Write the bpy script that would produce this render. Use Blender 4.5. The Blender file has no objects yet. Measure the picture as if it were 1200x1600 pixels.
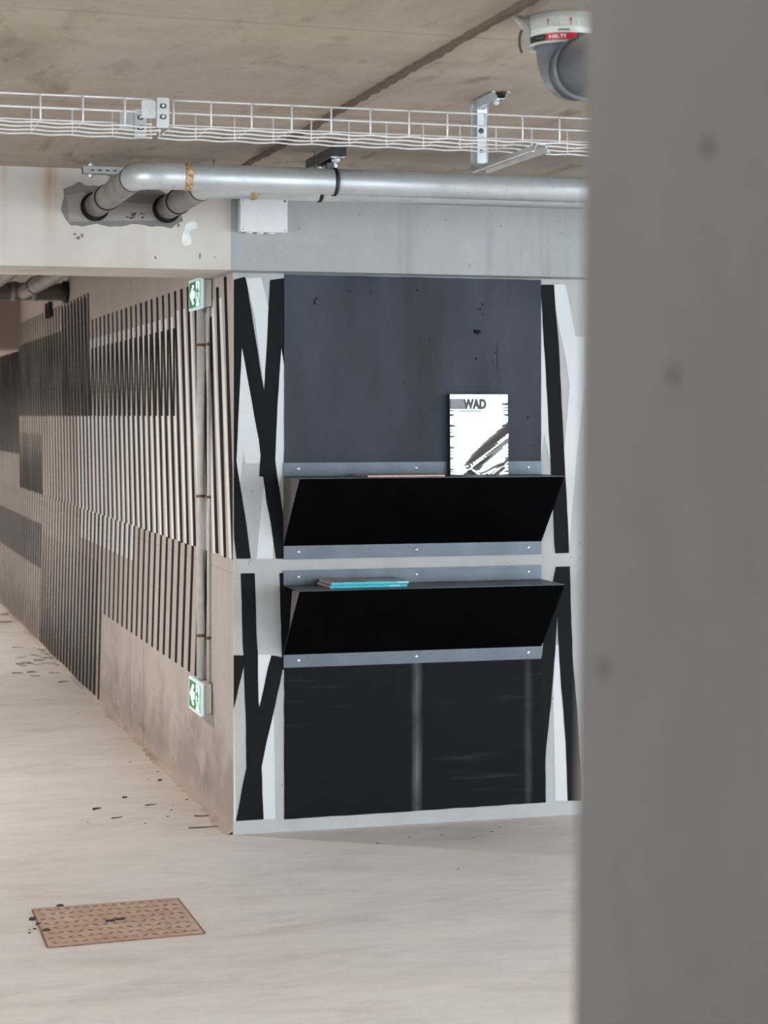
import bpy, bmesh, math, random
from mathutils import Vector, Matrix
R = math.radians
SC = bpy.context.scene
C = SC.collection
random.seed(7)

# ------------------------------------------------------------------ camera
# World frame: origin at the foot of the concrete corner, x along the front
# wall (to the right), y along the striped wall (away from us), z up.
YAW = R(16.1)
CS, SN = math.cos(YAW), math.sin(YAW)
CAM = Vector((-1.47, -7.07, 1.52))
FPX, CX, HZ = 3100.0, 600.0, 650.0
cd = bpy.data.cameras.new('camera')
cam = bpy.data.objects.new('camera', cd)
C.objects.link(cam)
cam.location = CAM
cam.rotation_euler = (R(90), 0, -YAW)
cd.sensor_fit = 'HORIZONTAL'
cd.sensor_width = 36.0
cd.lens = FPX / 1200 * 36
cd.shift_y = -150 / 1200
cd.clip_start = 0.05
cd.dof.use_dof = True
cd.dof.focus_distance = 6.3
cd.dof.aperture_fstop = 7.4
SC.camera = cam

# ------------------------------------------------------------------ daylight
wd = bpy.data.worlds.new('daylight')
SC.world = wd
wd.use_nodes = True
bgn = wd.node_tree.nodes['Background']
bgn.inputs[0].default_value = (0.84, 0.93, 1.0, 1)
bgn.inputs[1].default_value = 8.0
SC.view_settings.view_transform = 'Standard'
SC.view_settings.look = 'None'
SC.view_settings.gamma = 1.0
SC.view_settings.use_curve_mapping = False
SC.view_settings.exposure = 0.0
SC.cycles.max_bounces = 10
SC.cycles.diffuse_bounces = 6
SC.cycles.use_denoising = True
SC.cycles.sample_clamp_indirect = 10

FLOOR_X0, FLOOR_X1, FLOOR_Y0, FLOOR_Y1 = -7.5, 9.0, -9.5, 15.0
def portal(name, loc, rot, sx, sy):
    l = bpy.data.lights.new(name, 'AREA')
    l.shape = 'RECTANGLE'; l.size = sx; l.size_y = sy
    l.cycles.is_portal = True
    o = bpy.data.objects.new(name, l); C.objects.link(o)
    o.location = loc; o.rotation_euler = rot
    return o
CEIL = 2.383
portal('daylight_portal', (5.0, FLOOR_Y0 - .02, CEIL / 2), (R(90), 0, 0), 8.0, CEIL)
portal('daylight_portal', (FLOOR_X1 + .02, -4.5, CEIL / 2), (R(90), 0, R(90)), 9.6, CEIL)

# ------------------------------------------------------------------ helpers
def ray(px, py):
    kx = (px - CX) / FPX; kz = (py - HZ) / FPX
    return Vector((kx * CS + SN, -kx * SN + CS, -kz))
def on_y(px, py, y):
    d = ray(px, py); return CAM + d * ((y - CAM.y) / d.y)
def on_x(px, py, x):
    d = ray(px, py); return CAM + d * ((x - CAM.x) / d.x)
def on_z(px, py, z):
    d = ray(px, py); return CAM + d * ((z - CAM.z) / d.z)

class MB:
    def __init__(s): s.v = []; s.f = []; s.smooth = []
    def add(s, vs, fs, smooth=False):
        b = len(s.v); s.v += [Vector(v) for v in vs]
        for f in fs: s.f.append([b + i for i in f]); s.smooth.append(smooth)
        return s
    def box(s, a, b):
        (x0, y0, z0), (x1, y1, z1) = a, b
        x0, x1 = sorted((x0, x1)); y0, y1 = sorted((y0, y1)); z0, z1 = sorted((z0, z1))
        return s.add([(x0,y0,z0),(x1,y0,z0),(x1,y1,z0),(x0,y1,z0),(x0,y0,z1),(x1,y0,z1),(x1,y1,z1),(x0,y1,z1)],
              [(0,3,2,1),(4,5,6,7),(0,1,5,4),(1,2,6,5),(2,3,7,6),(3,0,4,7)])
    def bbox(s, a, b, r, seg=3, axis='y'):
        """box whose four edges along one axis are rounded"""
        ax = 'xyz'.index(axis); o = [i for i in range(3) if i != ax]
        lo = [min(a[i], b[i]) for i in range(3)]; hi = [max(a[i], b[i]) for i in range(3)]
        pts = []
        for cxs, cys, a0 in ((1,1,0),(0,1,90),(0,0,180),(1,0,270)):
            for k in range(seg + 1):
                t = R(a0 + 90 * k / seg)
                cx_ = (hi[o[0]] - r) if cxs else (lo[o[0]] + r)
                cy_ = (hi[o[1]] - r) if cys else (lo[o[1]] + r)
                pts.append((cx_ + r * math.cos(t), cy_ + r * math.sin(t)))
        n = len(pts); vs = []
        for h in (lo[ax], hi[ax]):
            for p in pts:
                v = [0, 0, 0]; v[o[0]] = p[0]; v[o[1]] = p[1]; v[ax] = h; vs.append(v)
        fs = [tuple(range(n)), tuple(range(n, 2 * n))] + [(i, (i + 1) % n, n + (i + 1) % n, n + i) for i in range(n)]
        return s.add(vs, fs)
    def tube(s, pts, r, n=12, caps=True, smooth=True):
        pts = [Vector(p) for p in pts]; rings = []; N = len(pts)
        rr = r if isinstance(r, (list, tuple)) else [r] * N
        up = None
        for i, p in enumerate(pts):
            t = (pts[min(i + 1, N - 1)] - pts[max(i - 1, 0)]).normalized()
            if up is None:
                up = Vector((0, 0, 1)) if abs(t.z) < .9 else Vector((1, 0, 0))
            a = t.cross(up).normalized(); b = a.cross(t).normalized(); up = b
            rings.append([p + a * (math.cos(2*math.pi*k/n) * rr[i]) + b * (math.sin(2*math.pi*k/n) * rr[i]) for k in range(n)])
        vs = [v for ring in rings for v in ring]
        fs = [(i*n+k, i*n+(k+1)%n, (i+1)*n+(k+1)%n, (i+1)*n+k) for i in range(N-1) for k in range(n)]
        s.add(vs, fs, smooth)
        if caps: s.add(rings[0], [tuple(range(n))]); s.add(rings[-1], [tuple(range(n))])
        return s
    def ring(s, c, axis, r0, r1, h, n=24):
        """hollow short cylinder"""
        c = Vector(c); ax = Vector(axis).normalized()
        u = ax.cross(Vector((0, 0, 1)) if abs(ax.z) < .9 else Vector((1, 0, 0))).normalized(); w = ax.cross(u)
        vs = []
        for k in range(n):
            d = u * math.cos(2*math.pi*k/n) + w * math.sin(2*math.pi*k/n)
            vs += [c + d*r0, c + d*r1, c + d*r1 + ax*h, c + d*r0 + ax*h]
        fs = []
        for k in range(n):
            a = 4*k; b = 4*((k+1) % n)
            for j in range(4): fs.append((a+j, b+j, b+(j+1)%4, a+(j+1)%4))
        return s.add(vs, fs, True)
    def prism(s, pts, off):
        """polygon (3D points) extruded by a vector"""
        off = Vector(off); n = len(pts); p = [Vector(q) for q in pts]
        vs = p + [q + off for q in p]
        return s.add(vs, [tuple(range(n)), tuple(range(n, 2*n))] + [(i,(i+1)%n,n+(i+1)%n,n+i) for i in range(n)])
    def dome(s, c, axis, r, h, n=10):
        c = Vector(c); ax = Vector(axis).normalized()
        u = ax.cross(Vector((0, 0, 1)) if abs(ax.z) < .9 else Vector((1, 0, 0))).normalized(); w = ax.cross(u)
        vs = []
        for rr, hh in ((1, 0), (.9, .45), (.55, .85)):
            for k in range(n):
                vs.append(c + (u*math.cos(2*math.pi*k/n) + w*math.sin(2*math.pi*k/n)) * r * rr + ax * h * hh)
        vs.append(c + ax * h)
        fs = [(i*n+k, i*n+(k+1)%n, (i+1)*n+(k+1)%n, (i+1)*n+k) for i in range(2) for k in range(n)]
        fs += [(2*n+k, 2*n+(k+1)%n, 3*n) for k in range(n)]
        return s.add(vs, fs, True)
    def build(s, name, mat, parent=None, normals=True):
        base = Vector((0, 0, 0)); q = parent
        while q is not None: base = base + q.location; q = q.parent
        me = bpy.data.meshes.new(name)
        me.from_pydata([tuple(v - base) for v in s.v], [], s.f)
        if any(s.smooth): me.polygons.foreach_set('use_smooth', s.smooth)
        if normals:
            bm = bmesh.new(); bm.from_mesh(me)
            bmesh.ops.remove_doubles(bm, verts=bm.verts, dist=1e-6)
            bmesh.ops.recalc_face_normals(bm, faces=bm.faces); bm.to_mesh(me); bm.free()
        me.materials.append(mat)
        o = bpy.data.objects.new(name, me); C.objects.link(o)
        if parent: o.parent = parent
        return o

def tag(o, label, cat, group=None):
    o['label'] = label; o['category'] = cat
    if group: o['group'] = group
    return o
def thing(name, loc, label, cat, group=None):
    o = bpy.data.objects.new(name, None); C.objects.link(o)
    o.location = loc; o.empty_display_size = .1
    return tag(o, label, cat, group)
def struct(o, label=None):
    o['kind'] = 'structure'
    if label: o['label'] = label
    return o

# ------------------------------------------------------------------ materials
def srgb(r, g, b):
    f = lambda c: (c/255/12.92) if c/255 <= .04045 else ((c/255+.055)/1.055)**2.4
    return (f(r), f(g), f(b), 1)
class NT:
    def __init__(s, name):
        s.m = bpy.data.materials.new(name); s.m.use_nodes = True
        s.t = s.m.node_tree; s.b = s.t.nodes['Principled BSDF']
        s.co = s.t.nodes.new('ShaderNodeTexCoord').outputs['Object']
    def n(s, ty, **kw):
        x = s.t.nodes.new(ty)
        for k, v in kw.items(): setattr(x, k, v)
        return x
    def link(s, a, b): s.t.links.new(a, b)
    def put(s, sock, v):
        if hasattr(v, 'is_linked') or isinstance(v, bpy.types.NodeSocket): s.link(v, sock)
        else: sock.default_value = v
    def mapped(s, scale, loc=(0,0,0), rot=(0,0,0)):
        m = s.n('ShaderNodeMapping'); s.link(s.co, m.inputs[0])
        m.inputs['Scale'].default_value = scale; m.inputs['Location'].default_value = loc
        m.inputs['Rotation'].default_value = rot
        return m.outputs[0]
    def noise(s, scale=1, stretch=(1,1,1), detail=4, rough=.55, loc=(0,0,0), dist=0, rot=(0,0,0)):
        t = s.n('ShaderNodeTexNoise'); s.link(s.mapped(stretch, loc, rot), t.inputs['Vector'])
        t.inputs['Scale'].default_value = scale; t.inputs['Detail'].default_value = detail
        t.inputs['Roughness'].default_value = rough; t.inputs['Distortion'].default_value = dist
        return t.outputs[0]
    def ramp(s, fac, lo, hi, a=0., b=1.):
        m = s.n('ShaderNodeMapRange'); m.clamp = True
        s.put(m.inputs[0], fac)
        for i, v in enumerate((lo, hi, a, b)): m.inputs[i+1].default_value = v
        return m.outputs[0]
    def math(s, op, a, b=0.):
        m = s.n('ShaderNodeMath', operation=op); s.put(m.inputs[0], a); s.put(m.inputs[1], b); return m.outputs[0]
    def mix(s, fac, a, b, mode='MIX'):
        m = s.n('ShaderNodeMix', data_type='RGBA', blend_type=mode)
        s.put(m.inputs[0], fac); s.put(m.inputs[6], a); s.put(m.inputs[7], b); return m.outputs[2]
    def sep(s):
        m = s.n('ShaderNodeSeparateXYZ'); s.link(s.co, m.inputs[0]); return m.outputs
    def bump(s, h, strength=.2, dist=.01):
        b = s.n('ShaderNodeBump'); b.inputs['Strength'].default_value = strength; b.inputs['Distance'].default_value = dist
        s.link(h, b.inputs['Height']); s.link(b.outputs[0], s.b.inputs['Normal'])
    def done(s, col, rough=.6, metal=0., spec=None):
        s.put(s.b.inputs['Base Color'], col); s.put(s.b.inputs['Roughness'], rough); s.put(s.b.inputs['Metallic'], metal)
        if spec is not None: s.b.inputs['Specular IOR Level'].default_value = spec
        return s.m

def plain(name, rgb, rough=.5, metal=0., var=.06, vs=30, spec=None, bump=0.):
    n = NT(name); c = srgb(*rgb)
    f = n.noise(vs, detail=3)
    d = tuple(x * (1 - var * 2) for x in c[:3]) + (1,)
    l = tuple(min(1, x * (1 + var)) for x in c[:3]) + (1,)
    if bump: n.bump(n.noise(vs * 4), bump, .003)
    return n.done(n.mix(n.ramp(f, .35, .65), d, l), rough, metal, spec)

def concrete(name, rgb, alt, stain=None, stretch=(1,1,1), pores=True, rough=.75, stain_amt=.5, bump=.25, extra=None):
    n = NT(name)
    big = n.noise(1.6, stretch, detail=5, rough=.6)
    col = n.mix(n.ramp(big, .32, .68), srgb(*rgb), srgb(*alt))
    mid = n.noise(9, stretch, detail=6, rough=.65, loc=(3,1,7))
    col = n.mix(n.ramp(mid, .35, .75, 0, .35), col, srgb(*[int(c * .84) for c in rgb]))
    if stain:
        st = n.noise(2.6, stretch, detail=6, rough=.62, loc=(11, 5, 2), dist=.4)
        col = n.mix(n.ramp(st, .56, .78, 0, stain_amt), col, srgb(*stain))
    fine = n.noise(160, detail=2)
    col = n.mix(n.ramp(fine, .3, .7, 0, .14), col, srgb(*[int(c * .72) for c in rgb]))
    h = n.math('ADD', n.math('MULTIPLY', fine, .25), mid)
    if pores:
        v = n.n('ShaderNodeTexVoronoi'); n.link(n.mapped((1,1,1)), v.inputs['Vector']); v.inputs['Scale'].default_value = 38
        sel = n.math('GREATER_THAN', n.noise(7, detail=1, loc=(4,4,4)), .60)
        p = n.math('MULTIPLY', n.ramp(v.outputs['Distance'], .09, .13, 1, 0), sel)
        col = n.mix(n.math('MULTIPLY', p, .7), col, srgb(*[int(c * .45) for c in rgb]))
        h = n.math('SUBTRACT', h, p)
    if extra: col = extra(n, col)
    n.bump(h, bump, .004)
    return n.done(col, rough, 0, .3)

def floor_extra(n, col):
    x, y, z = n.sep()
    # dusty rough margin along the foot of the striped wall
    edge = n.math('ADD', x, n.math('MULTIPLY', n.noise(5, detail=5), .30))
    m = n.math('MULTIPLY', n.math('MULTIPLY', n.ramp(edge, -.10, .14), n.math('LESS_THAN', x, .02)), n.math('GREATER_THAN', y, 0.))
    col = n.mix(n.math('MULTIPLY', m, .45), col, srgb(196, 182, 168))
    sw = n.noise(1.2, (1, 6, 1), detail=6, rough=.6, rot=(0,0,R(-20)), loc=(2,9,0))
    col = n.mix(n.ramp(sw, .5, .72, 0, .3), col, srgb(226, 219, 213))
    sm = n.noise(1.7, (1, 2.6, 1), detail=7, rough=.68, loc=(6,4,0), dist=.7, rot=(0,0,R(25)))
    col = n.mix(n.ramp(sm, .52, .74, 0, .42), col, srgb(166, 157, 152))
    sp = n.noise(46, detail=3, rough=.7, loc=(1,1,3))
    col = n.mix(n.ramp(sp, .60, .78, 0, .35), col, srgb(150, 138, 130))
    return col
M_FLOOR = concrete('floor_concrete', (222,218,216), (210,205,202), (184,177,172), (1,2.2,1), pores=False, rough=.7, stain_amt=.35, bump=.12, extra=floor_extra)

def ceil_extra(n, col):
    st = n.noise(3.2, (2.6, .8, 1), detail=6, rough=.6, loc=(7,3,1), dist=.6)
    col = n.mix(n.ramp(st, .57, .70, 0, .7), col, srgb(112, 97, 84))
    s3 = n.noise(2.2, (2.2, .55, 1), detail=7, rough=.7, loc=(1,6,2), dist=.5, rot=(0,0,R(8)))
    col = n.mix(n.ramp(s3, .48, .70, 0, .45), col, srgb(134, 119, 105))
    s4 = n.noise(55, detail=3, rough=.7)
    col = n.mix(n.ramp(s4, .58, .75, 0, .3), col, srgb(124, 111, 99))
    st2 = n.noise(1.1, (.6, 2.4, 1), detail=4, loc=(1,8,1))
    col = n.mix(n.ramp(st2, .5, .7, 0, .3), col, srgb(202, 188, 172))
    x, y, z = n.sep()
    for yy in (-3.55, -2.78, -1.55):
        d = n.math('ABSOLUTE', n.math('SUBTRACT', n.math('ADD', y, n.math('MULTIPLY', x, -.05)), yy))
        col = n.mix(n.ramp(d, .002, .008, .35, 0), col, srgb(96, 84, 74))
    return col
M_CEIL = concrete('ceiling_concrete', (178,168,156), (165,155,143), (134,122,110), (1,1,1), pores=False, rough=.8, stain_amt=.4, bump=.15, extra=ceil_extra)

def lw_extra(n, col):
    x, y, z = n.sep()
    st = n.noise(9, (1, 1, .12), detail=4, loc=(2,2,2))
    col = n.mix(n.ramp(st, .5, .75, 0, .35), col, srgb(168, 154, 143))
    # damp stains rising from the floor
    h = n.math('ADD', z, n.math('MULTIPLY', n.noise(4.5, detail=6, rough=.65, loc=(5,0,1)), -.9))
    col = n.mix(n.ramp(h, -.32, -.10, .6, 0), col, srgb(136, 123, 115))
    sm = n.noise(5, (1, .6, 1), detail=7, rough=.7, loc=(8,2,4), dist=.8)
    low = n.ramp(z, .12, .55, 1, 0)
    col = n.mix(n.math('MULTIPLY', n.ramp(sm, .54, .68, 0, .7), low), col, srgb(118, 110, 108))
    dust = n.math('ADD', z, n.math('MULTIPLY', n.noise(7, detail=5, loc=(1,5,1)), -.16))
    col = n.mix(n.ramp(dust, -.06, .0, .7, 0), col, srgb(180, 166, 153))
    for yy in (2.02, 2.42):
        d = n.math('ABSOLUTE', n.math('SUBTRACT', y, yy))
        col = n.mix(n.math('MULTIPLY', n.ramp(d, .004, .02, .5, 0), n.ramp(z, .45, .5, 1, 0)), col, srgb(112, 100, 92))
    return col
M_WALL_L = concrete('side_wall_concrete', (196,188,182), (186,177,170), (168,157,148), (1,1,.5), rough=.75, stain_amt=.3, extra=lw_extra)
def fw_extra(n, col):
    st = n.noise(7, (1, 1, .2), detail=4, loc=(2,7,2))
    col = n.mix(n.ramp(st, .5, .75, 0, .3), col, srgb(146, 142, 136))
    return col
M_WALL_F = concrete('front_wall_concrete', (182,184,186), (170,172,174), (148,147,145), (1,1,.6), rough=.7, stain_amt=.4, extra=fw_extra)

def beam_extra(n, col):
    x, y, z = n.sep()
    left = n.math('LESS_THAN', x, -.035)
    col = n.mix(left, col, n.mix(n.ramp(n.noise(2.5, (1,1,.7), detail=5), .3, .7), srgb(210,208,200), srgb(187,184,176)))
    # rust runs below the ceiling joint
    wob = n.math('ADD', x, n.math('MULTIPLY', n.math('SUBTRACT', n.noise(7, (1,1,.5)), .5), .03))
    m = None
    for xx, w_, a_ in ((-.675, .030, 1.), (-.655, .012, .7), (-.83, .016, .6), (-.86, .03, .3), (-.36, .03, .35), (-.30, .02, .3)):
        g = n.math('MULTIPLY', n.ramp(n.math('ABSOLUTE', n.math('SUBTRACT', wob, xx)), 0, w_, 1, 0), a_)
        m = g if m is None else n.math('MAXIMUM', m, g)
    m = n.math('MULTIPLY', m, n.ramp(n.noise(9, (1.5,1,.35), detail=4), .35, .62, .25, 1))
    m = n.math('MULTIPLY', n.math('MULTIPLY', m, n.ramp(z, 2.12, 2.33, .15, 1)), left)
    dirt = n.math('MULTIPLY', n.ramp(n.noise(6, (1,1,.4), detail=5, loc=(1,2,3)), .5, .72), left)
    col = n.mix(n.math('MULTIPLY', dirt, .35), col, srgb(168, 158, 138))
    col = n.mix(n.math('MULTIPLY', m, .75), col, srgb(158, 112, 66))
    # dark water runs on the right-hand half
    wr = n.noise(16, (1, 1, .05), detail=3, loc=(.9,0,0))
    right = n.ramp(x, .45, .7)
    m2 = n.math('MULTIPLY', n.math('MULTIPLY', n.ramp(wr, .52, .68), right), n.ramp(n.noise(3, (1,1,.6)), .35, .6))
    col = n.mix(n.math('MULTIPLY', m2, .5), col, srgb(120, 116, 108))
    return col
M_BEAM = concrete('beam_concrete', (172,175,177), (158,161,163), (146,146,144), (1,1,.6), rough=.7, stain_amt=.3, extra=beam_extra)
M_COLUMN = concrete('column_concrete', (108,103,101), (101,97,96), (92,88,87), (1,1,1), pores=False, rough=.8, stain_amt=.3)
M_DARKCON = concrete('back_beam_concrete', (150,134,122), (136,122,112), None, (1,1,.4))
M_PATCH = concrete('mortar_patch', (136,132,130), (120,117,117), (96,94,98), (1,1,1), rough=.85, stain_amt=.6)
M_JOINT = concrete('joint_mortar', (112,96,83), (94,80,69), (74,62,53), (1,.3,1), pores=False)
M_PATCHIN = concrete('mortar_infill', (160,157,154), (142,139,137), (112,110,112), (1,1,1), rough=.85, stain_amt=.5)
M_PORE = plain('pore_shadow_concrete', (92, 84, 80), .9)

def paint(name, rgb, dark, rough, scuff=None, spec=.4, sc=3):
    n = NT(name)
    a = n.noise(sc, (1, 1, .5), detail=5, loc=(1,4,2))
    col = n.mix(n.ramp(a, .35, .7), srgb(*rgb), srgb(*dark))
    if scuff:
        b = n.noise(14, (1, 1, .7), detail=6, rough=.7, loc=(9,1,1))
        col = n.mix(n.ramp(b, .62, .78, 0, .5), col, srgb(*scuff))
    n.bump(n.noise(60, detail=3), .08, .002)
    return n.done(col, rough, 0, spec)
M_BLACK = paint('black_wall_paint', (17,18,24), (13,13,18), .7, (50,48,50), .15)
M_WHITE = paint('white_wall_paint', (204,208,211), (192,197,202), .6)
M_STRIPE_B = paint('black_stripe_paint', (17,15,17), (12,10,13), .7, None, .1)
M_STRIPE_W = paint('white_stripe_paint', (240,240,241), (228,228,229), .65)

def black_sheen():  # sheen of the upper black panel, put into a lighter blue-grey colour
    n = NT('black_paint_sheen')
    a = n.noise(5, (1, 1, .25), detail=5, loc=(1,4,2))
    col = n.mix(n.ramp(a, .35, .68), srgb(61,67,79), srgb(38,42,50))
    f = n.noise(90, detail=2)
    col = n.mix(n.ramp(f, .3, .7, 0, .25), col, srgb(48,53,62))
    d = n.noise(6, (1,1,1), detail=5, loc=(3,3,9), rough=.7)
    col = n.mix(n.ramp(d, .70, .74, 0, .8), col, srgb(24,25,30))
    n.bump(a, .1, .003)
    return n.done(col, .6, 0, .25)
M_BLACKSHEEN = black_sheen()
def lowpanel():
    n = NT('worn_black_board')
    x, y, z = n.sep()
    col = n.mix(n.noise(3, detail=5), srgb(17,18,24), srgb(11,12,17))
    # scuffed vertical wear tracks below the fasteners
    for xx, w, amt in ((.697, .024, .42), (1.138, .02, .16)):
        d = n.math('ABSOLUTE', n.math('SUBTRACT', n.math('ADD', x, n.math('MULTIPLY', n.noise(4, (1,1,1)), .012)), xx + .006))
        g = n.math('MULTIPLY', n.ramp(d, 0, w, 1, 0), n.ramp(n.noise(9, (1,1,.6), detail=5), .3, .7, .25, 1))
        g = n.math('MULTIPLY', g, n.ramp(z, .60, .50, .6, 1))
        col = n.mix(n.math('MULTIPLY', g, amt), col, srgb(150,150,155))
    sw = n.noise(4, (.5, 1, 7), detail=5, rough=.6, rot=(0,R(8),0), loc=(2,2,2))
    col = n.mix(n.ramp(sw, .60, .74, 0, .12), col, srgb(110,110,116))
    sp = n.noise(34, detail=2, loc=(5,5,5))
    low = n.ramp(z, .35, .02)
    col = n.mix(n.math('MULTIPLY', n.ramp(sp, .74, .78), low), col, srgb(180,178,176))
    return n.done(col, .65, 0, .12)
M_LOW = lowpanel()

def galv(name, a, b, rough=.38, metal=.85):
    n = NT(name)
    f = n.noise(9, detail=5, loc=(2,1,1))
    col = n.mix(n.ramp(f, .3, .7), srgb(*a), srgb(*b))
    g = n.noise(70, detail=3)
    col = n.mix(n.ramp(g, .6, .75, 0, .35), col, srgb(*[int(c*.7) for c in b]))
    return n.done(col, n.ramp(f, .3, .7, rough - .03, rough + .05), metal)
M_GALV = galv('galvanised_pipe', (210,217,222), (192,200,206), .44, .65)
M_GREYPIPE = galv('grey_cast_pipe', (150,147,144), (124,121,119), .5, .35)
M_WELD = plain('rusty_weld', (196,168,132), .5, .45, .3, 120, bump=.6)
M_SEAM = plain('dark_weld_seam', (96,84,74), .5, .6, .3, 60)
M_RUBBER = plain('black_rubber', (16,16,18), .5)
M_ZINC = galv('zinc_steel', (214,220,224), (184,192,198), .32, .8)
M_STRUT = plain('dark_strut_steel', (84,84,86), .45, .5, .15)
M_HOLE = plain('dark_hole', (14,13,13), .9)
M_WIRE = plain('bright_wire', (226,228,230), .4, .25, .04)
M_BOX = plain('pale_grey_plastic', (212,216,220), .45, 0, .02)
M_SCREW = plain('dark_screw', (60,62,66), .4, .6)
M_PVC = plain('grey_pvc', (112,118,126), .3, 0, .05, 8)
M_COLLAR = plain('collar_sheet', (208,212,208), .45, .1, .04)
M_RED = plain('red_print', (196,30,44), .45)
M_BLACKPRINT = plain('black_print', (28,28,30), .5)
M_WHITEPRINT = plain('white_print', (232,232,230), .5)
M_GREYPRINT = plain('grey_print', (120,122,120), .5)
M_STEEL = galv('blued_steel', (92,100,108), (87,95,103), .45, .7)
M_SHELF = plain('black_steel', (6,6,7), .7, 0, .1, 8, spec=.02)
M_SHELFTOP = galv('dark_steel_top', (74,72,76), (60,58,62), .4, .6)
M_CHEEK = galv('brown_steel', (112,104,102), (92,86,86), .5, .4)
M_RIVET = plain('bright_rivet', (230,234,238), .3, .6)
M_CONDUIT = plain('grey_conduit', (208,207,203), .45, 0, .04)
M_CLIP = plain('brass_clip', (120,96,66), .4, .6)
M_SIGNBODY = plain('sign_housing', (206,204,200), .5, 0, .03)
def emis(name, rgb, st):
    n = NT(name); c = srgb(*rgb)
    n.b.inputs['Emission Color'].default_value = c; n.b.inputs['Emission Strength'].default_value = st
    return n.done(c, .35)
M_SIGNGREEN = emis('sign_green_backlit', (10,112,62), .55)
M_SIGNWHITE = emis('sign_white_backlit', (226,248,246), .75)
M_SIGNFRAME = emis('sign_frame_glow', (208,228,236), .35)
def foil():
    n = NT('mirror_foil')
    h = n.noise(16, (1, 1, 2.2), detail=4, rough=.55, dist=.6)
    n.bump(h, .10, .004)
    return n.done(srgb(138,141,145), .06, 1.0)
M_FOIL = foil()
M_PAGE = plain('page_paper', (176,160,150), .7, 0, .1, 90)
M_CYAN = plain('cyan_spine', (40,176,192), .45)
M_PINK = plain('pale_pink_spine', (214,176,172), .5)
def cover():
    n = NT('photo_cover')
    v = n.noise(14, detail=3)
    col = n.mix(n.ramp(v, .42, .52), srgb(74,66,68), srgb(150,140,142))
    col = n.mix(n.ramp(n.noise(11, loc=(3,1,2), detail=2), .55, .62), col, srgb(112,46,54))
    return n.done(col, .35)
M_COVER = cover()
def rust():
    n = NT('rusty_plate')
    col = n.mix(n.ramp(n.noise(6, detail=6), .3, .7), srgb(178,150,132), srgb(198,177,160))
    col = n.mix(n.ramp(n.noise(40, detail=4), .4, .7, 0, .45), col, srgb(136,104,86))
    return n.done(col, .8, .1)
M_RUST = rust()
M_TREAD = plain('rusty_tread', (138,104,88), .8, .1, .2, 40)
M_STONE = plain('dark_rubble', (58,55,58), .9, 0, .3, 50)
M_TWIG = plain('dry_twig', (74,58,46), .9, 0, .2, 60)
M_LEAF = plain('dry_leaf', (84,68,60), .85, 0, .2, 60)
M_PALE = plain('pale_scrap', (226,222,216), .7)
M_SPRAY = plain('white_spray_paint', (228,230,232), .7)
M_LAMP = emis('tube_lamp', (255, 240, 222), 22.0)
M_LAMPBODY = plain('lamp_housing', (220,220,216), .5)

M_UNSEENDARK = paint('unseen_wall_dark', (66,64,66), (54,52,54), .7)  # dark tone for the unseen wall, to darken foil reflection and column
M_DIRT = concrete('dusty_mortar', (188,176,164), (172,159,147), (118,106,97), (1,1,1), pores=False, rough=.9, stain_amt=.8, bump=.5)
M_JOINTLINE = plain('wall_joint_line', (150, 136, 126), .9)

# ------------------------------------------------------------------ the shell
SOF = 2.04
floor = struct(MB().box((FLOOR_X0, FLOOR_Y0, -.2), (FLOOR_X1, FLOOR_Y1, 0)).build('floor', M_FLOOR))
ceiling = struct(MB().box((FLOOR_X0, FLOOR_Y0, CEIL), (FLOOR_X1, FLOOR_Y1, CEIL + .25)).build('ceiling', M_CEIL))
wall_front = struct(MB().box((.0025, 0, 0), (FLOOR_X1, .3, CEIL)).build('wall_front', M_WALL_F))
wall_left = struct(MB().box((0.0, .3, 0), (.3, FLOOR_Y1, CEIL)).build('wall_left', M_WALL_L))
# the end of the front wall that faces the lane has the side wall's colour
struct(MB().box((0, 0, 0), (.0025, .3, CEIL)).build('trim_1', M_WALL_L))
struct(MB().box((FLOOR_X0 - .3, -3.5, 0), (FLOOR_X0, FLOOR_Y1, CEIL)).build('wall_far_left', M_WALL_L))
struct(MB().box((FLOOR_X0, FLOOR_Y0 - .25, 0), (1.0, FLOOR_Y0, CEIL)).build('wall_behind', M_UNSEENDARK))  # unseen wall, its reach and darkness set to keep light off the column
struct(MB().box((FLOOR_X0, FLOOR_Y1, 0), (0, FLOOR_Y1 + .3, CEIL)).build('wall_back', M_WALL_L))
beam = struct(MB().box((FLOOR_X0, -.13, SOF), (FLOOR_X1, 0, CEIL)).box((FLOOR_X0, 0, SOF), (0, .32, CEIL)).build('beam', M_BEAM),
              'pale stained concrete downstand beam across the picture below the ceiling')
struct(MB().box((FLOOR_X0, 7.6, 2.012), (0, 8.0, CEIL)).build('beam', M_DARKCON), 'dim brown concrete beam at the far end of the striped lane')

# rough mortar fillet along the foot of the striped wall
fv = []; NF = 420
for i in range(NF):
    y = .002 + 9.5 * (i / (NF - 1)) ** 1.5
    w = .024 + .010 * math.sin(y * 7) * math.sin(y * 2.3 + 1) + random.uniform(-.009, .009); h = .009 + .004 * math.sin(y * 5 + 2) + random.uniform(-.002, .002)
    fv += [(-w, y, .0002), (-w * .45, y, h * .55), (-.0003, y, h)]
ff = [(3*i+k, 3*i+k+1, 3*i+k+4, 3*i+k+3) for i in range(NF-1) for k in range(2)]
struct(MB().add(fv, ff, True).build('trim_2', M_DIRT))

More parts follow.
